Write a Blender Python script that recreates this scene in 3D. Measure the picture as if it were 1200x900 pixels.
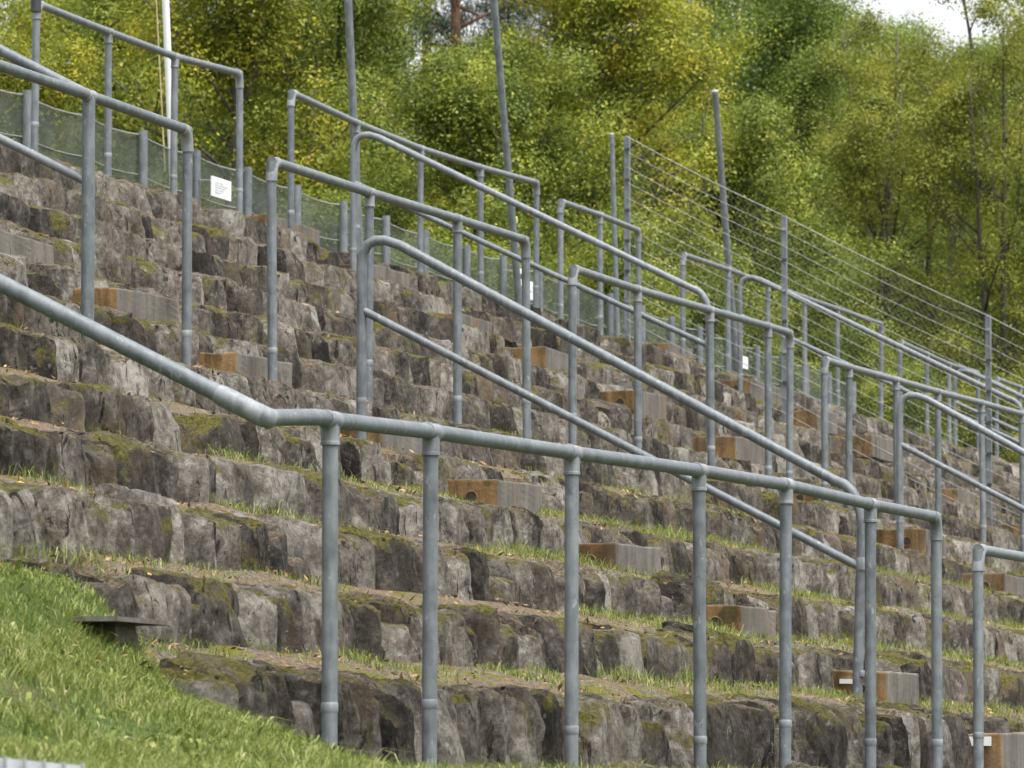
import bpy, bmesh, math, random
import numpy as np
from mathutils import Vector, Matrix, Euler

for o in list(bpy.data.objects):
    bpy.data.objects.remove(o, do_unlink=True)
scene = bpy.context.scene
COL = scene.collection
R = math.radians
random.seed(7)
rng = np.random.default_rng(7)

# ------------------------------------------------------------------ camera, sky, sun, exposure
F_PX, PITCH, YAW = 6500.0, 0.075, 0.292          # focal length in pixels of the 1200 px wide photo
CAM = np.array([-25.317, -4.498, 0.037])         # world: X along the tiers, Y uphill, Z up, metres
cd = bpy.data.cameras.new('camera')
cam = bpy.data.objects.new('camera', cd)
COL.objects.link(cam)
cam.location = CAM
cam.rotation_euler = (math.pi/2 + PITCH, 0, YAW - math.pi/2)
cd.sensor_width = 36.0
cd.lens = 36.0*F_PX/1200.0
cd.clip_start, cd.clip_end = 0.5, 3000.0
cd.dof.use_dof = True
cd.dof.focus_distance = 23.0
cd.dof.aperture_fstop = 16.0
scene.camera = cam

SUN_EL, SUN_AZ = 68.0, -120.0                     # azimuth measured from +X towards +Y
w = bpy.data.worlds.new('World'); scene.world = w; w.use_nodes = True
nt = w.node_tree; nt.nodes.clear()
sky = nt.nodes.new('ShaderNodeTexSky'); sky.sky_type = 'NISHITA'; sky.sun_disc = False
sky.sun_elevation = R(SUN_EL); sky.sun_rotation = R(90.0 - SUN_AZ)
sky.air_density = 1.0; sky.dust_density = 4.0; sky.ozone_density = 1.0
hs = nt.nodes.new('ShaderNodeHueSaturation'); hs.inputs['Saturation'].default_value = 0.16
bg = nt.nodes.new('ShaderNodeBackground'); bg.inputs['Strength'].default_value = 0.13
wo = nt.nodes.new('ShaderNodeOutputWorld')
nt.links.new(sky.outputs[0], hs.inputs['Color']); nt.links.new(hs.outputs[0], bg.inputs[0]); nt.links.new(bg.outputs[0], wo.inputs[0])
sd = bpy.data.lights.new('sun', 'SUN'); sd.energy = 1.5; sd.angle = R(28); sd.color = (1.0, 0.97, 0.92)
sun = bpy.data.objects.new('sun', sd); COL.objects.link(sun)
sv = Vector((math.cos(R(SUN_EL))*math.cos(R(SUN_AZ)), math.cos(R(SUN_EL))*math.sin(R(SUN_AZ)), math.sin(R(SUN_EL))))
sun.rotation_euler = sv.to_track_quat('Z', 'Y').to_euler()
sun.location = (0, -20, 40)
scene.view_settings.view_transform = 'Standard'; scene.view_settings.look = 'None'
scene.view_settings.exposure = 1.5; scene.view_settings.gamma = 1.0
scene.view_settings.use_curve_mapping = False
scene.render.engine = 'CYCLES'
scene.render.resolution_x, scene.render.resolution_y = 1024, 768

# ------------------------------------------------------------------ pixel -> place (only a direction; depth comes from the tier touched)
_c, _s = math.cos(YAW), math.sin(YAW)
FW = np.array([_c*math.cos(PITCH), _s*math.cos(PITCH), math.sin(PITCH)])
RT = np.array([_s, -_c, 0.0]); UP = np.cross(RT, FW)
def ray(px, py): return FW + RT*(px-600)/F_PX - UP*(py-450)/F_PX
def on_y(px, py, Y):
    v = ray(px, py); return CAM + v*((Y-CAM[1])/v[1])
def on_x(px, py, X):
    v = ray(px, py); return CAM + v*((X-CAM[0])/v[0])
def at_dist(px, D):
    a = YAW - math.atan((px-600)/F_PX)
    return CAM[0] + D*math.cos(a), CAM[1] + D*math.sin(a)

# ------------------------------------------------------------------ terrace measure
H, D_, B = 0.32, 0.642, 0.229
NT = 13                                          # tiers 0..12
def drop(X): return 0.0065*max(0.0, X-9.0)
def tier_y(n): return n*D_ + B
def tier_z(n, X): return (n+0.5)*H - (0.075, 0.05, 0.015)[max(0, n-10)] - drop(X)
X_RANGE = [(-14.2, 1.0), (-12.6, 3.5), (-12.0, 7), (-11.5, 10.5), (-9.8, 14), (-8.2, 17.5), (-6.6, 21), (-5, 24.5), (-3.2, 28), (-1.5, 31.5), (0, 35), (1.5, 38.5), (3, 43)]

# ------------------------------------------------------------------ helpers
def lerp(a, b, t): return a + (b-a)*t
def sstep(a, b, x):
    t = (x-a)/(b-a); t = 0.0 if t < 0 else 1.0 if t > 1 else t
    return t*t*(3-2*t)
class Noise3:
    def __init__(s, seed): s.t = np.random.default_rng(seed).random((32, 32, 32))
    def __call__(s, p):
        p = np.asarray(p, float); i = np.floor(p).astype(int); f = p-i; f = f*f*(3-2*f)
        r = 0
        for dx in (0, 1):
            for dy in (0, 1):
                for dz in (0, 1):
                    wgt = (f[..., 0] if dx else 1-f[..., 0])*(f[..., 1] if dy else 1-f[..., 1])*(f[..., 2] if dz else 1-f[..., 2])
                    r = r + wgt*s.t[(i[..., 0]+dx) % 32, (i[..., 1]+dy) % 32, (i[..., 2]+dz) % 32]
        return r*2-1
NZ = Noise3(3)
_T = NZ.t.tolist()
def nz2(x, y, k=0.0):
    ix, iy, iz = math.floor(x), math.floor(y), math.floor(k)
    fx, fy, fz = x-ix, y-iy, k-iz
    fx, fy, fz = fx*fx*(3-2*fx), fy*fy*(3-2*fy), fz*fz*(3-2*fz)
    a, b, c, d = ix % 32, (ix+1) % 32, iy % 32, (iy+1) % 32
    e, f = iz % 32, (iz+1) % 32
    ac, ad, bc, bd = _T[a][c], _T[a][d], _T[b][c], _T[b][d]
    z0 = (ac[e]*(1-fx)+bc[e]*fx)*(1-fy) + (ad[e]*(1-fx)+bd[e]*fx)*fy
    z1 = (ac[f]*(1-fx)+bc[f]*fx)*(1-fy) + (ad[f]*(1-fx)+bd[f]*fx)*fy
    return (z0*(1-fz)+z1*fz)*2-1

def mesh_np(name, verts, faces, mats, smooth=False, mat_idx=None):
    """verts (n,3); faces: list of equal-length index arrays or a list of lists"""
    me = bpy.data.meshes.new(name)
    if isinstance(faces, np.ndarray): faces = [faces]
    if len(faces) and isinstance(faces[0], np.ndarray):          # blocks of equal-sized faces, set in bulk
        v = np.asarray(verts, np.float32).reshape(-1, 3)
        cnt = np.concatenate([np.full(len(b), b.shape[1], np.int32) for b in faces])
        lp = np.concatenate([b.ravel() for b in faces]).astype(np.int32)
        me.vertices.add(len(v)); me.vertices.foreach_set('co', v.ravel())
        me.loops.add(len(lp)); me.loops.foreach_set('vertex_index', lp)
        me.polygons.add(len(cnt)); me.polygons.foreach_set('loop_start', np.concatenate([[0], np.cumsum(cnt)[:-1]]).astype(np.int32))
        me.update(calc_edges=True)
    else:
        me.from_pydata(np.asarray(verts, float).tolist(), [], faces)
    for m in (mats if isinstance(mats, (list, tuple)) else [mats]): me.materials.append(m)
    if mat_idx is not None: me.polygons.foreach_set('material_index', np.asarray(mat_idx, np.int32))
    if smooth: me.polygons.foreach_set('use_smooth', np.ones(len(me.polygons), bool))
    me.update()
    return me
def link(name, me, parent=None, loc=None, rot=None, scale=None):
    o = bpy.data.objects.new(name, me); COL.objects.link(o)
    if parent is not None: o.parent = parent
    if loc is not None: o.location = loc
    if rot is not None: o.rotation_euler = rot
    if scale is not None: o.scale = scale
    return o
def tag(o, label, cat, group=None, kind=None):
    if label: o['label'] = label
    if cat: o['category'] = cat
    if group: o['group'] = group
    if kind: o['kind'] = kind
    return o
def empty(name, loc, label=None, cat=None, group=None):
    o = bpy.data.objects.new(name, None); COL.objects.link(o); o.location = loc
    o.empty_display_size = 0.1
    return tag(o, label, cat, group)
def structure(o):
    o['kind'] = 'structure'; return o

class MB:
    def __init__(s): s.v = []; s.f = []; s.n = 0
    def add(s, v, f):
        s.v.extend([tuple(map(float, q)) for q in v]); s.f.extend([[i+s.n for i in q] for q in f]); s.n += len(v)
    def box(s, a, b):
        (x0, y0, z0), (x1, y1, z1) = a, b
        s.add([(x0,y0,z0),(x1,y0,z0),(x1,y1,z0),(x0,y1,z0),(x0,y0,z1),(x1,y0,z1),(x1,y1,z1),(x0,y1,z1)],
              [(0,3,2,1),(4,5,6,7),(0,1,5,4),(1,2,6,5),(2,3,7,6),(3,0,4,7)])
    def tube(s, pts, r, seg=12, cap=True):
        pts = [np.array(p, float) for p in pts]
        rr = r if isinstance(r, (list, tuple, np.ndarray)) else [r]*len(pts)
        ref = None; rings = []
        for i, p in enumerate(pts):
            t = (pts[min(i+1, len(pts)-1)]-pts[max(i-1, 0)]); t = t/ (np.linalg.norm(t)+1e-12)
            if ref is None:
                ref = np.array([0, 0, 1.0]) if abs(t[2]) < .9 else np.array([1.0, 0, 0])
            u = ref - t*(ref@t); u /= np.linalg.norm(u); ref = u; v = np.cross(t, u)
            rings.append([p + rr[i]*(u*math.cos(a)+v*math.sin(a)) for a in np.linspace(0, 2*math.pi, seg, endpoint=False)])
        V = [q for g in rings for q in g]; Fc = []
        for i in range(len(rings)-1):
            for k in range(seg):
                k2 = (k+1) % seg
                Fc.append((i*seg+k, i*seg+k2, (i+1)*seg+k2, (i+1)*seg+k))
        if cap:
            Fc.append(tuple(range(seg-1, -1, -1))); Fc.append(tuple((len(rings)-1)*seg+k for k in range(seg)))
        s.add(V, Fc)
    def build(s, name, mat, parent=None, smooth=False, origin=None):
        v = np.array(s.v)
        if origin is not None: v = v - np.array(origin)
        me = mesh_np(name, v, s.f, mat, smooth)
        if smooth: me.set_sharp_from_angle(angle=R(40))
        return link(name, me, parent)

# ------------------------------------------------------------------ materials
def newmat(name):
    m = bpy.data.materials.new(name); m.use_nodes = True
    t = m.node_tree; t.nodes.clear()
    out = t.nodes.new('ShaderNodeOutputMaterial'); bs = t.nodes.new('ShaderNodeBsdfPrincipled')
    t.links.new(bs.outputs[0], out.inputs[0])
    return m, t, bs, out
class G:
    """tiny node helper"""
    def __init__(s, t): s.t = t
    def n(s, typ, **kw):
        o = s.t.nodes.new(typ)
        for k, v in kw.items(): setattr(o, k, v)
        return o
    def l(s, a, b): s.t.links.new(a, b)
    def noise(s, vec, scale, detail=4, rough=.6, dist=0):
        o = s.n('ShaderNodeTexNoise'); o.inputs['Scale'].default_value = scale; o.inputs['Detail'].default_value = detail
        o.inputs['Roughness'].default_value = rough; o.inputs['Distortion'].default_value = dist
        if vec is not None: s.l(vec, o.inputs['Vector'])
        return o.outputs['Fac']
    def ramp(s, fac, stops):
        o = s.n('ShaderNodeValToRGB'); e = o.color_ramp.elements
        while len(e) < len(stops): e.new(.5)
        for q, (p, c) in zip(e, stops): q.position = p; q.color = (*c, 1) if len(c) == 3 else c
        s.l(fac, o.inputs[0]); return o.outputs[0]
    def mix(s, fac, a, b):
        o = s.n('ShaderNodeMix', data_type='RGBA')
        for i, v in ((0, fac), (6, a), (7, b)):
            if isinstance(v, (int, float)): o.inputs[i].default_value = v
            elif isinstance(v, tuple): o.inputs[i].default_value = (*v, 1)
            else: s.l(v, o.inputs[i])
        return o.outputs[2]
    def math(s, op, a, b=None, clamp=False):
        o = s.n('ShaderNodeMath', operation=op, use_clamp=clamp)
        for i, v in ((0, a), (1, b)):
            if v is None: continue
            if isinstance(v, (int, float)): o.inputs[i].default_value = v
            else: s.l(v, o.inputs[i])
        return o.outputs[0]
    def maprange(s, v, a, b, c=0., d=1.):
        o = s.n('ShaderNodeMapRange', interpolation_type='SMOOTHSTEP'); s.l(v, o.inputs[0])
        for i, q in enumerate((a, b, c, d)): o.inputs[i+1].default_value = q
        return o.outputs[0]
    def bump(s, h, strength, dist, normal=None):
        o = s.n('ShaderNodeBump'); o.inputs['Strength'].default_value = strength; o.inputs['Distance'].default_value = dist
        s.l(h, o.inputs['Height'])
        if normal is not None: s.l(normal, o.inputs['Normal'])
        return o.outputs[0]
    def mapping(s, vec, scale):
        o = s.n('ShaderNodeMapping'); o.inputs['Scale'].default_value = scale; s.l(vec, o.inputs['Vector']); return o.outputs[0]

def mat_stone():
    m, t, bs, out = newmat('weathered_stone'); g = G(t)
    geo = g.n('ShaderNodeNewGeometry'); oi = g.n('ShaderNodeObjectInfo')
    off = g.n('ShaderNodeVectorMath', operation='MULTIPLY_ADD')
    cmb = g.n('ShaderNodeCombineXYZ')
    for i in range(3): g.l(oi.outputs['Random'], cmb.inputs[i])
    g.l(cmb.outputs[0], off.inputs[0]); off.inputs[1].default_value = (37, 53, 71); g.l(geo.outputs['Position'], off.inputs[2])
    P = off.outputs[0]
    big = g.noise(P, 3.5, 5, .65, .4)
    fine = g.noise(P, 26, 8, .78)
    streak = g.noise(g.mapping(P, (11, 11, 4.5)), 1.0, 5, .65, .6)
    rust = g.noise(P, 2.2, 3, .5)
    v = g.math('ADD', g.math('MULTIPLY', big, .42), g.math('ADD', g.math('MULTIPLY', fine, .42), g.math('MULTIPLY', streak, .26)))
    v = g.math('ADD', v, g.math('MULTIPLY', g.math('SUBTRACT', oi.outputs['Random'], .5), .17))
    col = g.ramp(v, [(.41, (.007, .006, .005)), (.475, (.036, .031, .025)), (.54, (.108, .095, .079)), (.605, (.235, .212, .180)), (.68, (.47, .44, .39))])
    wn = g.n('ShaderNodeTexWhiteNoise', noise_dimensions='1D'); g.l(oi.outputs['Random'], wn.inputs['W'])
    warm = g.math('MULTIPLY', g.maprange(rust, .52, .68), g.maprange(wn.outputs['Value'], .35, .95, .08, .75))
    col = g.mix(warm, col, g.mix(fine, (.085, .048, .020), (.32, .22, .12)))
    tint = g.mix(g.maprange(wn.outputs['Value'], .0, 1.0, 0, .30), col, g.mix(fine, (.085, .070, .055), (.25, .215, .175)))
    # moss and brown needle litter settle on upward faces, moss also in patches down the fronts
    sx = g.n('ShaderNodeSeparateXYZ'); g.l(geo.outputs['Normal'], sx.inputs[0])
    up = g.maprange(sx.outputs[2], .25, .75)
    mn = g.noise(geo.outputs['Position'], 2.3, 5, .65)
    mossm = g.math('MULTIPLY', up, g.maprange(mn, .46, .58))
    side = g.math('MULTIPLY', g.maprange(g.noise(geo.outputs['Position'], 4.1, 5, .6, .5), .585, .66), g.maprange(sx.outputs[2], -.4, .3, .25, .85))
    mossm = g.math('MAXIMUM', mossm, side)
    mosscol = g.ramp(g.noise(P, 55, 4, .7), [(.3, (.030, .028, .006)), (.5, (.125, .115, .018)), (.72, (.26, .22, .04))])
    litm = g.math('MULTIPLY', up, g.maprange(g.noise(geo.outputs['Position'], 5.3, 4, .6), .45, .58))
    lit = g.ramp(g.noise(g.mapping(P, (1, 1, 1)), 70, 3, .8), [(.32, (.035, .026, .017)), (.5, (.17, .125, .085)), (.67, (.38, .31, .23))])
    col = g.mix(litm, tint, lit)
    col = g.mix(mossm, col, mosscol)
    # dark upright cleavage cracks
    ck = g.maprange(g.noise(g.mapping(P, (17, 17, 5.5)), 1.0, 6, .7, 1.0), .35, .43)
    col = g.mix(g.math('MULTIPLY', g.math('SUBTRACT', 1.0, ck), .9), col, (.010, .009, .008))
    # pale lichen
    lich = g.math('MULTIPLY', g.maprange(g.noise(P, 14, 6, .7), .60, .70), .55)
    col = g.mix(lich, col, (.46, .45, .42))
    g.l(col, bs.inputs['Base Color']); bs.inputs['Roughness'].default_value = .9
    bs.inputs['Specular IOR Level'].default_value = .25
    vor = g.n('ShaderNodeTexVoronoi', feature='DISTANCE_TO_EDGE'); vor.inputs['Scale'].default_value = 7
    g.l(g.mapping(P, (1.5, 1.5, .8)), vor.inputs['Vector'])
    crack = g.maprange(vor.outputs['Distance'], 0, .05)
    hgt = g.math('ADD', g.math('MULTIPLY', g.noise(P, 17, 10, .8, .3), 1.5), g.math('MULTIPLY', ck, .35))
    hgt = g.math('ADD', hgt, g.math('ADD', g.math('MULTIPLY', streak, .8), g.math('MULTIPLY', crack, .10)))
    g.l(g.bump(hgt, 1.0, .05), bs.inputs['Normal'])
    return m

def mat_concrete(name, stain):
    m, t, bs, out = newmat(name); g = G(t)
    geo = g.n('ShaderNodeNewGeometry'); oi = g.n('ShaderNodeObjectInfo')
    P = geo.outputs['Position']
    big = g.noise(P, 5, 5, .6); fine = g.noise(P, 60, 5, .7); streak = g.noise(g.mapping(P, (16, 16, 1.5)), 1, 4, .6)
    v = g.math('ADD', g.math('MULTIPLY', big, .35), g.math('ADD', g.math('MULTIPLY', fine, .2), g.math('MULTIPLY', streak, .45)))
    base = g.ramp(v, [(.3, (.055, .049, .041)), (.5, (.125, .114, .098)), (.7, (.21, .195, .17))])
    if stain:
        o = g.ramp(v, [(.3, (.026, .018, .011)), (.43, (.095, .058, .026)), (.53, (.20, .120, .052)), (.64, (.27, .185, .095)), (.75, (.22, .185, .125))])
        k = g.maprange(g.math('ADD', g.noise(P, 3, 3, .5), g.math('MULTIPLY', oi.outputs['Random'], .25)), .36, .62)
        base = g.mix(k, g.mix(.6, base, (.10, .055, .022)), o)
        base = g.mix(g.math('MULTIPLY', g.maprange(g.noise(P, 7, 3, .5), .58, .66), .7), base, (.045, .048, .012))
    else:
        base = g.mix(g.math('MULTIPLY', g.maprange(g.noise(g.mapping(P, (6, 6, 1)), 1.3, 3, .5), .6, .7), .6), base, (.19, .10, .04))
        base = g.mix(g.math('MULTIPLY', g.maprange(big, .60, .70), .6), base, (.035, .032, .026))
    g.l(base, bs.inputs['Base Color']); bs.inputs['Roughness'].default_value = .9; bs.inputs['Specular IOR Level'].default_value = .25
    g.l(g.bump(g.math('ADD', fine, g.math('MULTIPLY', big, 1.0)), .5, .008), bs.inputs['Normal'])
    return m

def mat_steel(name, a, b, rough=.58, metal=.15):
    m, t, bs, out = newmat(name); g = G(t)
    geo = g.n('ShaderNodeNewGeometry'); oi = g.n('ShaderNodeObjectInfo')
    P = geo.outputs['Position']
    n1 = g.noise(P, 14, 5, .65); n2 = g.noise(g.mapping(P, (40, 40, 6)), 1, 4, .6)
    v = g.math('ADD', g.math('MULTIPLY', n1, .6), g.math('MULTIPLY', n2, .4))
    v = g.math('ADD', v, g.math('MULTIPLY', g.math('SUBTRACT', oi.outputs['Random'], .5), .12))
    col = g.ramp(v, [(.30, tuple(x*.62 for x in a)), (.45, a), (.62, b), (.75, tuple(min(1, x*1.25) for x in b))])
    spot = g.math('MULTIPLY', g.maprange(g.noise(P, 22, 5, .65), .62, .70), .65)
    col = g.mix(spot, col, (.075, .068, .060))
    pale = g.math('MULTIPLY', g.maprange(g.noise(g.mapping(P, (1, 1, .5)), 34, 5, .7), .60, .68), .5)
    col = g.mix(pale, col, (.34, .35, .36))
    g.l(col, bs.inputs['Base Color']); bs.inputs['Metallic'].default_value = metal
    g.l(g.maprange(n1, .3, .7, rough-.12, rough+.15), bs.inputs['Roughness'])
    g.l(g.bump(n2, .12, .004), bs.inputs['Normal'])
    return m

def mat_soil():
    m, t, bs, out = newmat('litter_soil'); g = G(t)
    geo = g.n('ShaderNodeNewGeometry'); P = geo.outputs['Position']
    a = g.noise(P, 45, 6, .75); b = g.noise(P, 3.2, 4, .6)
    lit = g.ramp(a, [(.32, (.030, .022, .015)), (.5, (.155, .115, .078)), (.66, (.36, .29, .21))])
    moss = g.ramp(a, [(.3, (.035, .036, .008)), (.5, (.14, .13, .024)), (.7, (.27, .235, .05))])
    col = g.mix(g.maprange(b, .51, .63), lit, moss)
    col = g.mix(g.math('MULTIPLY', g.maprange(g.noise(P, 6.5, 4, .6), .52, .62), .7), col, g.ramp(a, [(.35, (.03, .028, .025)), (.6, (.22, .21, .19))]))
    g.l(col, bs.inputs['Base Color']); bs.inputs['Roughness'].default_value = 1; bs.inputs['Specular IOR Level'].default_value = .1
    g.l(g.bump(a, .9, .03), bs.inputs['Normal']); return m

def mat_ground():
    m, t, bs, out = newmat('grassy_earth'); g = G(t)
    geo = g.n('ShaderNodeNewGeometry'); P = geo.outputs['Position']
    a = g.noise(P, 22, 6, .75); b = g.noise(P, .9, 4, .6)
    c1 = g.ramp(a, [(.3, (.018, .028, .008)), (.5, (.050, .080, .020)), (.7, (.10, .14, .04))])
    col = g.mix(g.maprange(b, .55, .68), c1, (.11, .085, .05))
    g.l(col, bs.inputs['Base Color']); bs.inputs['Roughness'].default_value = 1; bs.inputs['Specular IOR Level'].default_value = .1
    g.l(g.bump(a, .8, .03), bs.inputs['Normal']); return m

def mat_leaf(name, stops, trans=.35, patch=.3, pscale=.45):
    m = bpy.data.materials.new(name); m.use_nodes = True; t = m.node_tree; t.nodes.clear(); g = G(t)
    out = g.n('ShaderNodeOutputMaterial'); geo = g.n('ShaderNodeNewGeometry')
    v = geo.outputs['Random Per Island']
    n = g.noise(geo.outputs['Position'], pscale*2.4, 4, .6)
    v = g.math('ADD', g.math('MULTIPLY', v, 1-patch), g.math('MULTIPLY', g.maprange(n, .3, .7), patch))
    col = g.ramp(v, stops)
    d = g.n('ShaderNodeBsdfDiffuse'); tr = g.n('ShaderNodeBsdfTranslucent'); mx = g.n('ShaderNodeMixShader'); gl = g.n('ShaderNodeBsdfGlossy'); m2 = g.n('ShaderNodeMixShader')
    gl.inputs['Roughness'].default_value = .5
    g.l(col, d.inputs[0]); g.l(col, tr.inputs[0]); mx.inputs[0].default_value = trans
    g.l(d.outputs[0], mx.inputs[1]); g.l(tr.outputs[0], mx.inputs[2])
    m2.inputs[0].default_value = .02; g.l(mx.outputs[0], m2.inputs[1]); g.l(gl.outputs[0], m2.inputs[2])
    g.l(m2.outputs[0], out.inputs[0]); return m

def mat_bark(name, a, b, sc=9):
    m, t, bs, out = newmat(name); g = G(t)
    geo = g.n('ShaderNodeNewGeometry'); P = geo.outputs['Position']
    n = g.noise(g.mapping(P, (sc, sc, sc*.25)), 1, 6, .7)
    g.l(g.ramp(n, [(.3, a), (.7, b)]), bs.inputs['Base Color']); bs.inputs['Roughness'].default_value = .95
    g.l(g.bump(n, .8, .03), bs.inputs['Normal']); return m

def mat_plain(name, c, rough=.6, nscale=30, amt=.25):
    m, t, bs, out = newmat(name); g = G(t)
    geo = g.n('ShaderNodeNewGeometry'); n = g.noise(geo.outputs['Position'], nscale, 4, .6)
    g.l(g.ramp(n, [(.3, tuple(x*(1-amt) for x in c)), (.7, tuple(min(1, x*(1+amt)) for x in c))]), bs.inputs['Base Color'])
    bs.inputs['Roughness'].default_value = rough; return m

def mat_net():
    m = bpy.data.materials.new('fence_net'); m.use_nodes = True; t = m.node_tree; t.nodes.clear(); g = G(t)
    out = g.n('ShaderNodeOutputMaterial'); geo = g.n('ShaderNodeNewGeometry')
    n = g.noise(geo.outputs['Position'], 2.5, 4, .6)
    d = g.n('ShaderNodeBsdfDiffuse'); tr = g.n('ShaderNodeBsdfTransparent'); tl = g.n('ShaderNodeBsdfTranslucent'); m0 = g.n('ShaderNodeMixShader'); mx = g.n('ShaderNodeMixShader')
    c = g.ramp(n, [(.3, (.085, .10, .09)), (.7, (.16, .18, .165))])
    g.l(c, d.inputs[0]); g.l(c, tl.inputs[0]); m0.inputs[0].default_value = .35
    g.l(d.outputs[0], m0.inputs[1]); g.l(tl.outputs[0], m0.inputs[2])
    g.l(g.maprange(n, .3, .7, .46, .64), mx.inputs[0])
    g.l(tr.outputs[0], mx.inputs[1]); g.l(m0.outputs[0], mx.inputs[2]); g.l(mx.outputs[0], out.inputs[0]); return m

M_STONE = mat_stone()
M_CONC, M_RUST = mat_concrete('grey_concrete', False), mat_concrete('rust_stained_concrete', True)
M_STEEL = mat_steel('galvanised_steel', (.112, .128, .138), (.175, .193, .204))
M_FIT = mat_steel('cast_fitting', (.165, .178, .190), (.25, .262, .275), .6)
M_DARK = mat_plain('dark_gap', (.02, .018, .016))
M_SOIL, M_GROUND = mat_soil(), mat_ground()
M_WHITE = mat_plain('white_paint', (.72, .73, .74), .5, 12, .08)
M_BLACK = mat_plain('black_print', (.03, .03, .035))
M_ROPE = mat_plain('rope', (.42, .36, .2))
M_YEL = mat_plain('yellow_tape', (.55, .45, .1))
M_WIRE = mat_plain('wire', (.26, .27, .26), .5)
M_NET = mat_net()
M_MESH = mat_plain('dark_mesh_wire', (.09, .095, .09), .5)
M_GRASS = mat_leaf('grass_blades', [(0, (.050, .075, .012)), (.35, (.130, .170, .034)), (.66, (.235, .275, .068)), (.85, (.34, .345, .14)), (1, (.50, .44, .27))], .35, .35, 3.2)
M_LIT = mat_leaf('dry_litter', [(0, (.05, .03, .015)), (.5, (.19, .115, .055)), (.85, (.34, .22, .11)), (1, (.42, .30, .08))], .1, .1)

# ------------------------------------------------------------------ ground: one sheet to the horizon, rising in a bank to the terrace foot
MOUND = [(-4, -1.3), (-1, -.24), (0, .09), (.85, .32), (1.25, .49), (1.5, .66), (2.2, .79)]
def mound_edge(Y): return -10.2 + (Y-.85)*.9 if Y < .85 else -10.2 + (Y-.85)*1.8 if Y < 1.2 else -9.57 + (Y-1.2)*1.1
def mound(X, Y):
    """grass bank that buries the left end of the two lowest tiers"""
    xb = mound_edge(Y)
    k = 1 - sstep(xb-.55, xb+.35, X + .12*nz2(X*2, Y*2, 8))
    for (ya, za), (yb, zb) in zip(MOUND[:-1], MOUND[1:]):
        if Y <= yb: break
    t = min(1, (Y-ya)/(yb-ya))
    z = za + (zb-za)*t + 0.035*nz2(X*1.7, Y*1.7, 5)
    return float(k), z
def ground_z(X, Y):
    base = -1.6 + 1.72*float(sstep(-5.5, 0.1, Y)) - 0.02 + 0.015*nz2(X*2, Y*2, 1)
    k, zm = mound(X, Y)
    foot = max(base, zm)
    return lerp(base, foot, k)
def tread_z(n, X, Y):
    t = (Y - tier_y(n))/D_
    return tier_z(n, X) - 0.035 + (0.165 if n else 0.08)*min(max(t, 0), 1.0) + 0.02*nz2(X*3.1, Y*4, n)

def build_ground():
    xs = np.unique(np.concatenate([np.array([-2000, -600, -200, -80, -50, -35, -28, -24, -20, -17]), np.arange(-15, -6, .12), np.arange(-6, 4, .4), np.array([6, 10, 16, 24, 34, 46, 60, 80, 110, 160, 300, 800, 2000])]))
    ys = np.unique(np.concatenate([np.array([-2000, -500, -120, -40, -20, -12, -8]), np.arange(-6, -1, .3), np.arange(-1, 2.3, .1)]))
    V = []; 
    for x in xs:
        for y in ys: V.append((x, y, ground_z(x, y)))
    ny = len(ys); Fc = []
    nx = len(xs)
    base = len(V)
    # behind the foot the sheet runs on as buried earth under the terrace and comes up behind it as the woodland floor
    back = [2.35, 9.0, 9.3, 12, 20, 40, 90, 300, 2000]
    zb = [-.4, -.4, 3.9, 3.95, 3.9, 3.7, 3.6, 3.6, 3.6]
    for x in xs:
        for y, z in zip(back, zb): V.append((x, y, z))
    nb = len(back)
    for i in range(nx-1):
        for j in range(ny-1):
            Fc.append((i*ny+j, (i+1)*ny+j, (i+1)*ny+j+1, i*ny+j+1))
        Fc.append((i*ny+ny-1, (i+1)*ny+ny-1, base+(i+1)*nb, base+i*nb))
        for j in range(nb-1):
            Fc.append((base+i*nb+j, base+(i+1)*nb+j, base+(i+1)*nb+j+1, base+i*nb+j+1))
    structure(link('ground', mesh_np('ground', V, Fc, M_GROUND, True)))
build_ground()

def build_terrace_earth():
    xs = np.arange(-14.5, 46.1, .3)
    V, Fc = [], []
    prof_n = None
    for i, X in enumerate(xs):
        row = [(X, tier_y(0)+.06, -.5)]
        for n in range(NT):
            y0 = tier_y(n)+.19
            y1 = tier_y(n+1)+.19 if n < NT-1 else 9.6
            for t in (0, .33, .66, .97):
                y = y0 + (y1-y0)*t
                z = tread_z(n, X, min(y, tier_y(n)+D_)) - (.02 if t == 0 else 0)
                if n <= 2 and X < mound_edge(y)+.1: z = min(z, mound(X, y)[1]-.10)
                row.append((X, y, z))
        row.append((X, 10.4, tier_z(12, X)+.06)); row.append((X, 12.0, 3.8))
        prof_n = len(row); V += row
    for i in range(len(xs)-1):
        for j in range(prof_n-1):
            Fc.append((i*prof_n+j, (i+1)*prof_n+j, (i+1)*prof_n+j+1, i*prof_n+j+1))
    structure(link('terrace_earth', mesh_np('terrace_earth', V, Fc, M_SOIL, False)))
build_terrace_earth()

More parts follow.
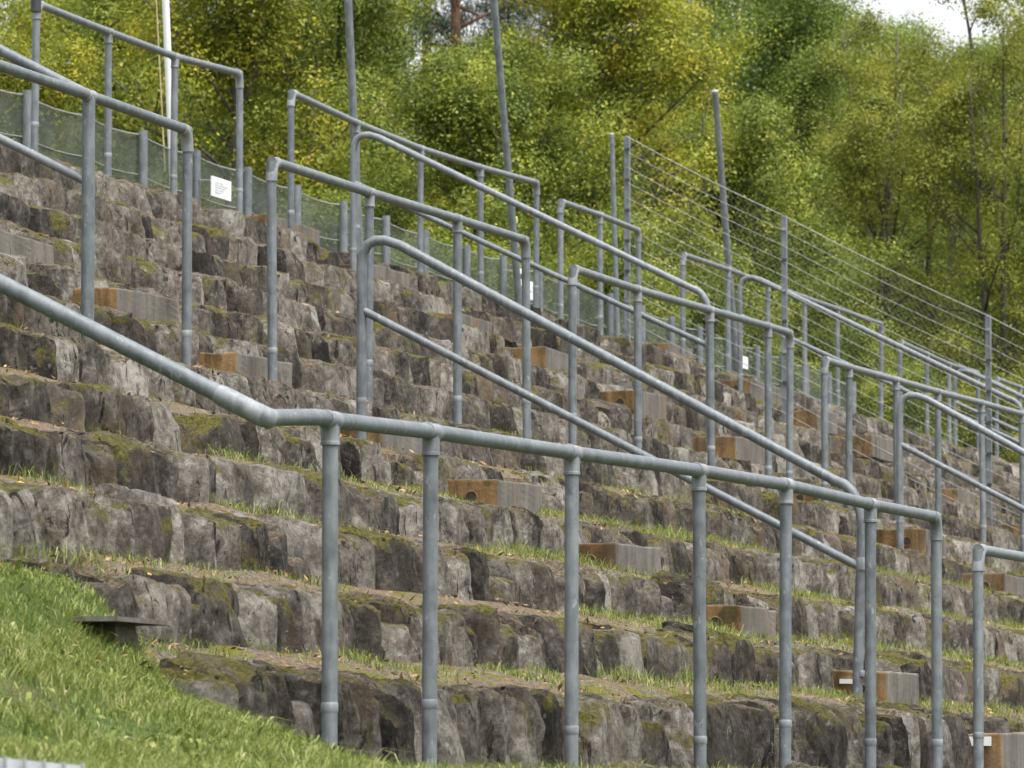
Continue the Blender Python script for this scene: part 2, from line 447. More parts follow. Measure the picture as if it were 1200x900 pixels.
# ------------------------------------------------------------------ stones
def stone_mesh(name, seed, n):
    r = np.random.default_rng(seed)
    lin = np.linspace(-1, 1, n+1)
    key = {}; V = []; Fc = []
    def vid(p):
        k = tuple(np.round(p, 5))
        if k not in key: key[k] = len(V); V.append(p)
        return key[k]
    for ax in range(3):
        for sg in (-1, 1):
            for i in range(n):
                for j in range(n):
                    q = []
                    for (a, b) in ((i, j), (i+1, j), (i+1, j+1), (i, j+1)):
                        p = [0, 0, 0]; p[ax] = sg; p[(ax+1) % 3] = lin[a]; p[(ax+2) % 3] = lin[b]
                        q.append(vid(p))
                    Fc.append(q if sg > 0 else q[::-1])
    P = np.array(V, float)
    k = r.uniform(10, 20)
    P = P/((np.abs(P)**k).sum(1)**(1/k))[:, None]*.5
    N1 = Noise3(seed+100)
    # chisel planes: knock off corners and split faces
    for _ in range(r.integers(7, 11)):
        nrm = r.normal(size=3); nrm[1] = -abs(nrm[1])*1.2; nrm[2] *= .7
        nrm /= np.linalg.norm(nrm)
        off = r.uniform(.42, .58)*np.abs(nrm).sum()**.9*.86
        dd = P@nrm - off; msk = dd > 0
        P[msk] -= np.outer(dd[msk], nrm)
    for sg in (-1, 1):                               # broken front corners: joints open up as dark grooves
        for _ in range(2):
            nrm = np.array((sg*r.uniform(.6, 1.0), -r.uniform(.5, 1.0), r.normal()*.12)); nrm /= np.linalg.norm(nrm)
            off = np.abs(nrm[:2]).sum()*.5 - r.uniform(.04, .18)
            dd = P@nrm - off; msk = dd > 0; P[msk] -= np.outer(dd[msk], nrm)
    P[:, 0] += P[:, 2]*r.normal()*.07
    P[:, 1] += P[:, 2]*r.uniform(.0, .10)            # face leans back a little
    P[:, 2] += (P[:, 1]+.5)*np.clip(P[:, 2]*2, 0, 1)*r.uniform(.05, .22)   # top climbs towards the back
    for sc, am in ((2.2, .05), (5.0, .034), (11, .024)):
        off = r.uniform(0, 20, 3)
        dv = np.stack([N1(P*sc*np.array([1.4, 1.4, .7])+off+7*i) for i in range(3)], 1)
        P += dv*am*np.array([.8, 1.1, .9])
    me = mesh_np(name, P, Fc, M_STONE, True)
    me.set_sharp_from_angle(angle=R(32))
    return me
NEAR = [stone_mesh('stone', 11+i, 13) for i in range(20)]
FAR = [stone_mesh('stone', 211+i, 7) for i in range(16)]

ORD = ['lowest', 'second', 'third', 'fourth', 'fifth', 'sixth', 'seventh', 'eighth', 'ninth', 'tenth', 'eleventh', 'twelfth', 'topmost']
COLX = {0: -12.0, 1: 0.0, 2: 11.852, 3: 22.404, 4: 33.2}
def build_tiers():
    for n in range(NT):
        Y = tier_y(n); x0, x1 = X_RANGE[n]
        lab = {0: 'lowest stone tier, a kerb row almost sunk in the grass', 12: 'topmost rough stone tier, right below the mesh fence'}.get(
            n, '%s rough stone tier counted up from the grass at the terrace foot' % ORD[n])
        root = empty('stone_tier', (0, Y, tier_z(n, 0)-H), lab, 'stone tier', 'stone tiers of the terrace')
        x = x0
        near = n <= 6
        while x < x1:
            wdt = min(max(random.lognormvariate(math.log(.23 if n < 5 else .29), .50), .09), .75)
            far_x = x > 16
            if far_x: wdt = min(wdt*1.15, .65)
            xc = x + wdt/2
            jut = random.gauss(.012, .016 if n < 5 else .010)
            hgt = H*random.uniform(.95, 1.15)
            dep = random.uniform(.30, .42)
            top = tier_z(n, xc) + random.gauss(-.006, .012 if n < 5 else .007)
            if random.random() < .10: top -= random.uniform(.03, .09)
            zc = top - hgt/2
            k, zm = mound(xc, Y)
            if n <= 2 and xc < (-9.0, -10.2, -9.75)[n]:
                x += wdt; continue
            me = random.choice(NEAR if (near and not far_x) else FAR)
            flip = random.choice((-1, 1))
            o = link('stone', me, root)
            o.location = (xc, Y + dep/2 + jut - .015 - root.location.y, zc - root.location.z)
            o.rotation_euler = (R(random.gauss(0, 2)), R(random.gauss(0, 3.0)), R(random.gauss(0, 2.5)))
            o.scale = (flip*wdt*random.uniform(.83, .95), dep, hgt)
            x += wdt*random.uniform(.97, 1.03)
build_tiers()

# ------------------------------------------------------------------ concrete stairs: one half-height block on every tier
STEP_PX = {  # photo corner where stained end meets grey front
 1: {1: (1174.2, 860), 2: (1040, 787), 3: (870, 709), 4: (722.5, 636.7), 5: (583, 561.7), 6: (447, 492), 7: (277.5, 412.5), 8: (137.5, 336)},
 2: {5: (1176.7, 671.7), 6: (1085, 620), 8: (863, 511), 9: (748, 457), 10: (640, 406), 11: (540, 366), 12: (437.5, 309), 13: (316, 251)},
 3: {13: (783, 401), 12: (880, 444), 11: (958, 480), 10: (1022, 509)}}
WIDE = {(2, 13): 1.0, (3, 12): 1.2}
def step_block(name, L, Dp, Hh, seed):
    bm = bmesh.new()
    bmesh.ops.create_cube(bm, size=1)
    for v in bm.verts:
        v.co = Vector(((v.co.x+.5)*L, (v.co.y+.5)*Dp, (v.co.z-.5)*Hh))
    bmesh.ops.bevel(bm, geom=bm.edges[:], offset=.009, segments=2, affect='EDGES', profile=.6)
    bmesh.ops.subdivide_edges(bm, edges=[e for e in bm.edges if e.calc_length() > .12], cuts=5, use_grid_fill=True)
    for v in bm.verts:
        p = v.co
        v.co = p + Vector((nz2(p.x*9+seed, p.y*9, p.z*9), nz2(p.y*9, p.z*9+seed, p.x*9), nz2(p.z*9, p.x*9, p.y*9+seed)))*.005
    for f in bm.faces: f.material_index = 1 if f.normal.x < -.8 else 0
    me = bpy.data.meshes.new(name); bm.to_mesh(me); bm.free()
    me.materials.append(M_CONC); me.materials.append(M_RUST)
    return me
def build_stairs():
    labs = {1: 'flight of concrete steps between the long low barrier and the single-post barrier',
            2: 'flight of concrete steps reaching the fence beside the white notice board',
            3: 'flight of concrete steps beside the tall wire fence on the terrace',
            4: 'farthest flight of concrete steps, past the tall wire fence'}
    ring = MB(); ring.tube([(-.004, 0, 0), (.02, 0, 0)], .022, 12)
    ring_me = None
    for c in (1, 2, 3, 4):
        X = COLX[c]
        root = empty('concrete_stair', (X, D_, .2), labs[c], 'stairs', 'concrete stair flights up the terrace')
        lo = {1: 1, 2: 4, 3: 7, 4: 11}[c]
        for n in range(lo, 14 if c < 4 else 13):
            px = STEP_PX[c].get(n) if c in STEP_PX else None
            p = on_x(px[0], px[1], X) if px else np.array([X, n*D_ + random.gauss(0, .03), n*H - .02 - drop(X)])
            L = WIDE.get((c, n), random.uniform(.74, .84))
            Hh = .20
            me = step_block('step', L, .36, Hh, c*20+n)
            o = link('step', me, root, Vector(p)-root.location, (R(random.gauss(0, .6)), R(random.gauss(0, .8)), R(random.gauss(0, 1.5))))
            if n in (3, 5, 2, 4) or random.random() < .4:
                if ring_me is None:
                    ro = ring.build('lifting_socket', M_DARK, o); ring_me = ro.data
                else: ro = link('lifting_socket', ring_me, o)
                ro.location = (-.004, .13, -.085)
                mb = MB()
                mb.tube([(-.005, .13+.03*math.cos(a), -.085+.03*math.sin(a)) for a in np.linspace(0, 2*math.pi, 13)], .005, 6)
                mb.build('socket_ring', M_RUST, o)
            if c == 1 and n in (1, 2, 6):
                mb = MB()
                if n == 1: mb.box((-.012, .05, -.055), (-.003, .195, -.012))
                elif n == 2: mb.box((-.014, .145, -.06), (-.003, .225, -.038))
                else: mb.box((-.03, .05, -.004), (-.003, .20, .012))
                mb.build('white_plate', M_WHITE, o)
build_stairs()

# ------------------------------------------------------------------ tubular barriers and handrails
PR = 0.0245
def arc(p0, p1, p2, k=6):
    p0, p1, p2 = map(np.array, (p0, p1, p2))
    return [tuple((1-t)**2*p0 + 2*t*(1-t)*p1 + t*t*p2) for t in np.linspace(0, 1, k)]
def ground_at(X, Y):
    if Y < tier_y(0)+.1: return ground_z(X, Y)
    n = min(int((Y-B)/D_), NT-1)
    return tread_z(n, X, Y)
def collar(mb, c, axis, r=PR*1.27, h=.028):
    c = np.array(c); a = np.array(axis, float); a /= np.linalg.norm(a)
    mb.tube([c-a*h/2, c-a*h/2*.7, c+a*h/2*.7, c+a*h/2], [r*.93, r, r, r*.93], 14)
def barrier(label, Y, tops, group='tubular barriers along the tiers', ends=(1, 1), lean=None, extra=None, r=PR, radii={}, base_collar=True, name='tubular_barrier'):
    """tops: list of (X, Ztop); ends: 1 elbow, 0 open tee"""
    X0, Z0 = tops[0]
    org = (X0, Y, ground_at(X0, Y))
    root = empty(name, org, label, 'barrier', group)
    P = [np.array((x, Y, z)) for x, z in tops]
    rail = MB(); pts = list(P)
    if ends[0] == 1: pts[0] = P[0] + np.array((.0, 0, 0))
    else: pts = [P[0] - np.array((.12, 0, 0))] + pts
    rail.tube([tuple(q) for q in (extra or [])] + [tuple(q) for q in pts], r, 14)
    rail.build('top_rail', M_STEEL, root, True, org)
    for i, p in enumerate(P):
        lx, ly = (random.gauss(0, .006), random.gauss(0, .006)) if lean is None or i not in lean else lean[i]
        hgt = p[2] - ground_at(p[0], Y)
        b = np.array((p[0]+lx*hgt, Y+ly*hgt, ground_at(p[0], Y)-.08))
        mb = MB(); mb.tube([tuple(b), tuple(p)], r*.97*radii.get(i, 1), 14)
        po = mb.build('post', M_STEEL, root, True, org)
        up = (p-b)/np.linalg.norm(p-b)
        end = (i == 0 and ends[0] == 1) or (i == len(P)-1 and ends[1] == 1)
        mb = MB()
        if end:
            sgn = 1 if i == 0 else -1
            ax = np.array((sgn, 0, 0.)); 
            q0, q1 = p - up*.10, p + ax*.085
            a = arc(q0, p+np.array((0, 0, .004)), q1, 7)
            mb.tube(a, [r*1.16]*7, 14); mb.build('elbow_joint', M_FIT, root, True, org)
        else:
            collar(mb, p-np.array((.040, 0, 0)), (1, 0, 0), r*1.16, .012); collar(mb, p+np.array((.040, 0, 0)), (1, 0, 0), r*1.16, .012)
            mb.tube([p-np.array((.040, 0, 0)), p+np.array((.040, 0, 0))], r*1.08, 14)
            mb.tube([p-up*.02, p-up*.07], r*1.12, 14); collar(mb, p-up*.07, up, r*1.2, .012)
            mb.build('tee_joint', M_FIT, root, True, org)
        if base_collar:
            mb = MB(); zc = random.uniform(.14, .24)
            collar(mb, b+up*(.08+zc), up, r*1.05, .030); mb.build('base_collar', M_FIT, root, True, org)
    return root

def tops_from(pxs, Y, dz=0): 
    out = []
    for px, py in pxs:
        p = on_y(px, py, Y); out.append((float(p[0]), float(p[2])-PR*.3+dz))
    return out
Y1, Y7, Y13 = .70, 7*D_-.1, 13*D_-.1
# long barrier on the foot of the terrace, its left end bent uphill
t1 = tops_from([(310, 486), (387, 489), (505, 503), (670, 528), (819, 549), (921, 566), (1020, 589), (1097, 604)], Y1)
eb = t1[0]
ex = [(eb[0]-.02, 3.6, eb[1]+.5*2.9), (eb[0], Y1+.10, eb[1]+.05)]
def long_barrier():
    org = (t1[1][0], Y1, ground_at(t1[1][0], Y1))
    root = barrier('long grey tubular barrier on the foot of the terrace, bent uphill at one end', Y1, t1[1:], ends=(0, 1), lean={4: (-.03, 0), 0: (0, 0)}, extra=[(eb[0]+.02, Y1, eb[1])])
    org = root.location
    A = np.array((eb[0], Y1, eb[1])); Bp = np.array((eb[0], Y1+2.9, eb[1]+1.45))
    mb = MB(); mb.tube([tuple(A), tuple(Bp)], PR*1.02, 14); mb.build('sloping_rail', M_STEEL, root, True, org)
    u = (Bp-A)/np.linalg.norm(Bp-A)
    mb = MB(); mb.tube([tuple(A+u*.16), tuple(A+u*.14), tuple(A+u*.01), tuple(A+np.array((.03, -.008, -.004)))], [PR*1.1, PR*1.24, PR*1.26, PR*1.22], 14); mb.build('elbow_joint', M_FIT, root, True, org)
    for yy in (2.9,):
        p = A+u*(yy/ math.hypot(u[1], 0)*u[1] if False else 3.0)
        mb = MB(); mb.tube([tuple(p), (p[0], p[1], ground_at(p[0], p[1])-.08)], PR*.97, 14); mb.build('post', M_STEEL, root, True, org)
long_barrier()
p = on_y(1146, 641, Y1)
barrier('grey barrier whose white elbow stands beside the lowest concrete step', Y1, [(p[0], p[2]-.01), (p[0]+1.5, p[2]), (p[0]+3.0, p[2]), (p[0]+4.4, p[2])])
# tier seven
p0 = tops_from([(104, 110), (220, 151)], Y7)
barrier('grey barrier end with a second sloping handrail joined at its thick post', Y7, [(p0[0][0]-3.3, p0[0][1]), (p0[0][0]-1.7, p0[0][1]), p0[0], p0[1]], radii={2: 1.25}, lean={2: (0, 0)})
barrier('short grey barrier of four posts at mid height, next to the concrete step', Y7, tops_from([(318, 187), (433, 224), (536, 255), (616, 280)], Y7))
barrier('grey barrier at mid height between the short barrier and the second stair', Y7, tops_from([(671, 313), (747, 338), (832, 362), (900, 381), (926, 389)], Y7))
tt = tops_from([(966, 420), (995, 429), (1050, 444), (1099, 458), (1150, 471), (1197, 484)], Y7)
barrier('grey barrier at mid height running on from the second stair past the curved handrail', Y7, tt + [(tt[-1][0]+1.6, tt[-1][1]), (tt[-1][0]+3.1, tt[-1][1])])
# topmost tread
barrier('grey barrier with a black end cap in front of the white flagpole', Y13, tops_from([(43, 3), (127, 36), (205, 65), (281, 85)], Y13))
barrier('long grey barrier on the topmost tread beside the white notice board', Y13, tops_from([(341, 107), (418, 143), (493, 173), (563, 195), (629, 213)], Y13))
barrier('short grey three-post barrier on the topmost tread', Y13, tops_from([(657, 235), (703, 251), (748, 269)], Y13))
barrier('grey barrier of six posts on the topmost tread past the tall wire fence', Y13, tops_from([(800, 297), (853, 315), (900, 332), (943, 348), (981, 361), (1033, 379)], Y13))
barrier('small grey barrier on the topmost tread by the farthest stair', Y13, tops_from([(1055, 400), (1086, 414), (1112, 426), (1146, 436)], Y13))
tt = tops_from([(1168, 443), (1195, 453)], Y13)
barrier('grey barrier on the topmost tread just past the farthest stair', Y13, tt + [(tt[-1][0]+1.4, tt[-1][1]-.01), (tt[-1][0]+2.9, tt[-1][1]-.02)])
mb = MB(); c0 = on_y(43, 3, Y13)
blk = [o for o in bpy.data.objects if o.get('label', '').startswith('grey barrier with a black end cap')][0]
mb.tube([(c0[0]-.01, Y13, c0[2]-.06), (c0[0]-.01, Y13, c0[2]+.035)], PR*1.35, 12)
mb.build('end_cap', M_BLACK, blk, True, blk.location)

def handrail(label, X, hi, lo, hump=True, mid=True, lean_lo=0.0, posts=(), low_curve=True, group='sloping handrails beside the stairs'):
    """hi=(Y,Z) where the pipe leaves the upper bend, lo=(Y,Z) lower end of the slope"""
    yh, zh = hi; yl, zl = lo
    sl = (zh-zl)/(yh-yl)
    gz_h = ground_at(X, yh+.06); gz_l = ground_at(X, yl)
    org = (X, yl, gz_l)
    root = empty('stair_handrail', org, label, 'handrail', group)
    path = [(X, yh+.06, gz_h-.08), (X, yh+.06, zh-.16)]
    path += arc((X, yh+.06, zh-.16), (X, yh+.065, zh+.035), (X, yh-.13, zh-.10*sl-.0))[1:]
    q = (X, yl+.10, zl+.10*sl)
    if low_curve:
        path += [q] + arc(q, (X, yl-.03, zl+.02), (X, yl-.035, zl-.17))[1:]
        yb = yl-.035
    else:
        path += [(X, yl, zl)]; yb = yl
    path += [(X, yb+lean_lo, ground_at(X, yb)-.06)]
    mb = MB(); mb.tube(path, PR, 14); mb.build('bent_handrail', M_STEEL, root, True, org)
    if mid:
        mb = MB(); mb.tube([(X, yh+.06, zh-.36), (X, yb, zl-.36-(.0))], PR*.82, 12); mb.build('mid_rail', M_STEEL, root, True, org)
    for zz, yy in ((gz_h+.2, yh+.06), (ground_at(X, yb)+.12, yb)):
        mb = MB(); collar(mb, (X, yy, zz), (0, 0, 1), PR*1.05, .03); mb.build('base_collar', M_FIT, root, True, org)
    for yy in posts:
        zz = zl+sl*(yy-yl)
        mb = MB(); mb.tube([(X, yy, ground_at(X, yy)-.08), (X, yy, zz)], PR*.9, 12); mb.build('post', M_STEEL, root, True, org)
    mb = MB(); c = (X, yl-.035, zl-.34); collar(mb, c, (0, 0, 1), PR*1.25, .06); mb.build('clamp', M_FIT, root, True, org)
    return root
handrail('curved grey handrail with mid rail beside the lowest concrete steps', -.15, (3.76, 2.745), (1.40, 1.475), lean_lo=.03)
handrail('curved grey handrail with mid rail on the upper half of the second stair', 11.7, (7.74, 4.755), (5.24, 3.535))
handrail('curved grey handrail on the lower half of the second stair', 11.7, (3.80, 2.83), (1.5, 1.55))
handrail('curved grey handrail beside the tall wire fence at the third stair', 22.3, (7.64, 4.70), (5.18, 3.50))
handrail('farthest curved grey handrail at the last stair', 33.0, (8.0, 4.67), (5.5, 3.45))
# sloping rail from the thick post, running uphill
def plain_slope():
    X = p0[0][0]; z0 = p0[0][1]
    org = (X, Y7, ground_at(X, Y7))
    root = empty('stair_handrail', org, 'straight double handrail climbing from the thick post', 'handrail', 'sloping handrails beside the stairs')
    mb = MB(); mb.tube([(X, Y7+.02, z0+.01), (X, Y7+3.3, z0+.01+.52*3.28)], PR, 14); mb.build('upper_rail', M_STEEL, root, True, org)
    mb = MB(); mb.tube([(X, Y7, z0-.39), (X, Y7+3.3, z0-.39+.5*3.3)], PR*.82, 12); mb.build('mid_rail', M_STEEL, root, True, org)
    yy = Y7+3.2
    mb = MB(); mb.tube([(X, yy, ground_at(X, yy)-.08), (X, yy, z0+.52*3.2)], PR, 14); mb.build('post', M_STEEL, root, True, org)
plain_slope()

# ------------------------------------------------------------------ mesh fence along the top of the terrace
def top_fence():
    pxs = [(32, 106), (105, 131), (168, 153), (232, 177), (290, 196), (348, 217), (403, 236), (453, 253), (498, 270), (547, 287), (590, 300), (632, 315), (675, 330), (715, 344), (752, 358), (787, 371), (820, 383), (853, 394), (887, 405), (917, 416), (945, 426), (972, 436), (1000, 447)]
    Y = 10.0
    tops = [on_y(a, b, Y) for a, b in pxs]
    tops = [tops[0]+np.array((-4.4+1.1*i, 0, .0)) for i in range(4)] + tops
    org = (tops[0][0], Y, 4.1)
    root = tag(empty('mesh_fence', org), 'green-grey mesh fence with steel posts along the top of the terrace', 'fence')
    for p in tops:
        zb = tier_z(12, p[0])-.1
        mb = MB(); mb.tube([(p[0], Y, zb), (p[0]+random.gauss(0, .01), Y, p[2])], .034, 10)
        po = mb.build('post', M_STEEL, root, True, org)
        mb = MB(); mb.tube([(p[0], Y, p[2]-.005), (p[0], Y, p[2]+.018)], .038, 10); mb.build('post_cap', M_FIT, po, True)
        bpy.data.objects[-1] if False else None
    for a, b in zip(tops[:-1], tops[1:]):
        za, zb_ = tier_z(12, a[0])-.02, tier_z(12, b[0])-.02
        V = []; Fc = []; nx, nzz = 4, 4
        for th in (0, .004):
            for i in range(nx+1):
                t = i/nx
                for j in range(nzz+1):
                    s = j/nzz
                    x = lerp(a[0], b[0], t); zt = lerp(a[2], b[2], t)-.03-.02*math.sin(math.pi*t); zb2 = lerp(za, zb_, t)
                    V.append((x, Y+.045+.02*nz2(x*2, s*3, 9)+th, lerp(zb2, zt, s)))
        k = (nx+1)*(nzz+1)
        for i in range(nx):
            for j in range(nzz):
                q = (i*(nzz+1)+j, (i+1)*(nzz+1)+j, (i+1)*(nzz+1)+j+1, i*(nzz+1)+j+1)
                Fc.append(q)
        me = mesh_np('net_panel', np.array(V[:k])-np.array(org), Fc, M_NET, True)
        pn = link('net_panel', me, root)
        for fr, rr in ((1.0, .006), (.72, .004), (.45, .004), (.2, .004)):
            mb = MB(); mb.tube([(lerp(a[0], b[0], t), Y+.03, lerp(lerp(za, zb_, t), lerp(a[2], b[2], t)-.03, fr)-.025*math.sin(math.pi*t)) for t in (0, .25, .5, .75, 1)], rr, 5)
            mb.build('wire', M_WIRE, root, False, org)
top_fence()

# ------------------------------------------------------------------ tall wire fence running down the terrace beside the third stair
def tall_fence():
    X = 21.8
    P = [on_x(735, 160, X), on_x(919, 253, X), on_x(1158, 370, X)]
    dlt = P[2]-P[1]
    P = P + [P[2]+dlt, P[2]+2*dlt]
    org = (X, P[1][1], ground_at(X, P[1][1]))
    root = tag(empty('wire_fence', org), 'tall wire fence with square posts running down the terrace', 'fence')
    for i, p in enumerate(P):
        mb = MB(); zb = ground_at(X, p[1])-.1
        mb.box((X-.03, p[1]-.022, zb), (X+.03, p[1]+.022, p[2]))
        po = mb.build('post', M_STEEL, root, False, org)
        for zz in np.arange(p[2]-.12, zb+.3, -.27):
            mb = MB(); mb.box((X-.045, p[1]-.03, zz-.012), (X-.028, p[1]+.012, zz+.012)); mb.build('clip', M_BLACK if random.random() < .5 else M_FIT, root, False, org)
    for a, b in zip(P[:-1], P[1:]):
        ga, gb = ground_at(X, a[1])+.05, ground_at(X, b[1])+.05
        for k in range(14):
            f = 1-k/13.5
            mb = MB(); mb.tube([(X-.04, lerp(a[1], b[1], t), lerp(lerp(ga, a[2], f), lerp(gb, b[2], f), t)-.02*math.sin(math.pi*t)) for t in np.linspace(0, 1, 5)], .0024 if k else .0036, 5)
            mb.build('wire', M_WIRE, root, False, org)
        mb = MB(); ln = abs(a[1]-b[1]); hh = min(a[2]-ga, b[2]-gb); st = .07
        nn = int((ln+hh)/st)
        for sgn in (1, -1):
            for i in range(nn):
                s0 = i*st - hh if sgn > 0 else i*st
                t0, t1_ = max(0, s0), min(ln, s0+hh) if sgn > 0 else min(ln, s0)
                if sgn > 0:
                    u0, u1 = max(0, s0), min(ln, s0+hh)
                    if u1 <= u0: continue
                    h0, h1 = u0-s0, u1-s0
                else:
                    u0, u1 = max(0, s0-hh), min(ln, s0)
                    if u1 <= u0: continue
                    h0, h1 = s0-u0, s0-u1
                def pt(u, hgt):
                    t = u/ln; return (X-.036, lerp(a[1], b[1], t), lerp(ga, gb, t)+hgt)
                mb.tube([pt(u0, h0), pt(u1, h1)], .0008, 3, False)
        me = mb.build('wire_mesh', M_MESH, root, False, org); me['kind'] = 'stuff'
tall_fence()

# ------------------------------------------------------------------ poles, signs, small things at the top
def pole(name, label, cat, pt, pb, r, Y, mat=M_STEEL, ztop=None, tape=None):
    a, b = on_y(*pt, Y), on_y(*pb, Y)
    u = (a-b)/np.linalg.norm(a-b)
    zb = tier_z(12, b[0])-.1
    base = b - u*((b[2]-zb)/u[2])
    top = a if ztop is None else a + u*((ztop-a[2])/u[2])
    root = tag(empty(name, tuple(base)), label, cat)
    mb = MB(); mb.tube([tuple(base), tuple(lerp(base, top, .5)), tuple(top)], [r, r*.95, r*.88], 14); mb.build('shaft', mat, root, True, base)
    mb = MB(); mb.tube([tuple(top-u*.01), tuple(top+u*.02), tuple(top+u*.035)], [r, r*1.05, r*.4], 12); mb.build('cap', M_FIT, root, True, base)
    mb = MB(); mb.tube([tuple(base+u*.05), tuple(base+u*.22)], r*1.35, 12); mb.build('socket', M_FIT, root, True, base)
    if tape:
        c = on_y(*tape, Y); mb = MB(); mb.tube([tuple(c-u*.025), tuple(c+u*.025)], r*1.08, 12); mb.build('tape_band', M_YEL, root, True, base)
    return root, base, top, u
fp, fb, ft, fu = pole('flagpole', 'leaning white flagpole with a halyard rope', 'flagpole', (194, 0), (204, 240), .029, 10.2, M_WHITE, 9.5)
mb = MB(); a, b = on_y(183, 0, 10.15), on_y(191, 155, 10.15); uu = (a-b)/np.linalg.norm(a-b)
mb.tube([tuple(b-uu*.3), tuple(a), tuple(ft-fu*.1+np.array((-.05, 0, 0)))], .006, 6); mb.build('rope', M_ROPE, fp, False, fb)
pole('leaning_pole', 'grey leaning pole behind the long barrier on the topmost tread', 'pole', (408, 0), (421, 290), .034, 9.4, ztop=7.6)
pole('leaning_pole', 'tall grey leaning pole with a yellow tape band', 'pole', (579, 0), (607, 340), .034, 9.4, ztop=8.0, tape=(602, 258))
pole('leaning_pole', 'grey leaning pole past the tall wire fence, its top against the trees', 'pole', (838, 109), (864, 440), .036, 9.4)
pole('leaning_pole', 'thin straight pole next to the end post of the tall wire fence', 'pole', (717, 160), (723, 380), .026, 9.4)

def sign(label, px0, px1, Y, tilt=0, marks=(), skew=0):
    a, b = on_y(px0[0], px0[1], Y), on_y(px1[0], px1[1], Y)
    x0, x1, z1, z0 = a[0], b[0], a[2], b[2]
    base = ((x0+x1)/2, Y, z0)
    root = tag(empty('notice_board', base), label, 'sign')
    mb = MB(); mb.box((x0, Y-.006, z0), (x1, Y+.006, z1)); o = mb.build('board', M_WHITE, root, False, base)
    for (u0, v0, u1, v1) in marks:
        mb = MB(); mb.box((lerp(x0, x1, u0), Y-.010, lerp(z0, z1, v0)), (lerp(x0, x1, u1), Y-.007, lerp(z0, z1, v1)))
        mb.build('print', M_PRINT if (u1-u0) < .7 and (v1-v0) < .12 else M_BLACK, root, False, base)
    for xx in (lerp(x0, x1, .12), lerp(x0, x1, .88)):
        mb = MB(); mb.tube([(xx, Y+.006, z1-.03), (xx, 9.97, z1-.02)], .004, 5); mb.build('tie', M_WIRE, root, False, base)
    root.rotation_euler = (0, R(tilt), 0)
M_PRINT = mat_plain('faded_print', (.58, .59, .62))
txt = [(.12, .74-.13*i, .12+.5*random.random()+.2, .78-.13*i) for i in range(5)]
sign('white notice board with faded print on the top fence', (248, 206), (270, 236), 9.85, 0, txt)
sign('narrow white notice with black bars on the top fence', (604, 313), (612, 346), 9.85, 0, [(.15, .62, .8, .80), (.15, .18, .8, .34)])
sign('second narrow white notice, close to the one with black bars', (619, 329), (624, 352), 9.85, 0, [(.2, .45, .8, .55)])
sign('tiny white notice at the fence by the third stair', (870, 417), (876, 433), 9.85, 0, [(.2, .4, .7, .5)])

# ------------------------------------------------------------------ concrete slab in the grass, white panel at the lawn edge
def slab():
    a, b = on_y(120, 722, 1.25), on_y(190, 722, 1.25)
    base = (a[0]+.2, 1.25, a[2]-.2)
    root = tag(empty('concrete_slab', base), 'thin concrete slab on a stub block half sunk in the grass', 'slab')
    V = MB(); V.box((a[0]+.04, 1.22, a[2]-.013), (b[0], 1.36, a[2]+.001)); V.build('slab_plate', M_CONC, root, False, base)
    c, d = on_y(150, 770, 1.25), on_y(173, 770, 1.25)
    V = MB(); zt, zb = a[2]-.013, c[2]-.1
    V.add([(c[0]-.02, 1.27, zb), (d[0]+.05, 1.27, zb), (d[0]+.05, 1.5, zb), (c[0]-.02, 1.5, zb), (c[0], 1.29, zt), (d[0], 1.29, zt), (d[0], 1.48, zt), (c[0], 1.48, zt)],
          [(0,3,2,1),(4,5,6,7),(0,1,5,4),(1,2,6,5),(2,3,7,6),(3,0,4,7)])
    V.build('stub_block', M_CONC, root, False, base)
slab()
M_PANEL = mat_plain('pale_panel', (.40, .42, .46), .5, 12, .1)
def corner_panel():
    # pale board behind a bar grid at the lawn edge, only its top edge shows
    Y = -.55
    a, b = on_y(-40, 884, Y), on_y(99, 897.5, Y)
    zb = ground_z((a[0]+b[0])/2, Y)-.05
    base = (a[0], Y, zb)
    root = tag(empty('barred_panel', base), 'low white panel with dark upright bars at the lawn edge', 'panel')
    V = MB(); V.add([(a[0], Y, zb), (b[0], Y, zb), (b[0], Y+.03, zb), (a[0], Y+.03, zb), (a[0], Y, a[2]), (b[0], Y, b[2]), (b[0], Y+.03, b[2]), (a[0], Y+.03, a[2])],
          [(0,3,2,1),(4,5,6,7),(0,1,5,4),(1,2,6,5),(2,3,7,6),(3,0,4,7)]); V.build('board', M_PANEL, root, False, base)
    for px in (-16, 7, 30, 53, 76, 98):
        p = on_y(px, 893, Y-.012); t = (p[0]-a[0])/(b[0]-a[0])
        V = MB(); V.tube([(p[0], Y-.010, zb), (p[0], Y-.010, lerp(a[2], b[2], t)+.004)], .0042, 6); V.build('bar', M_WIRE, root, False, base)
corner_panel()

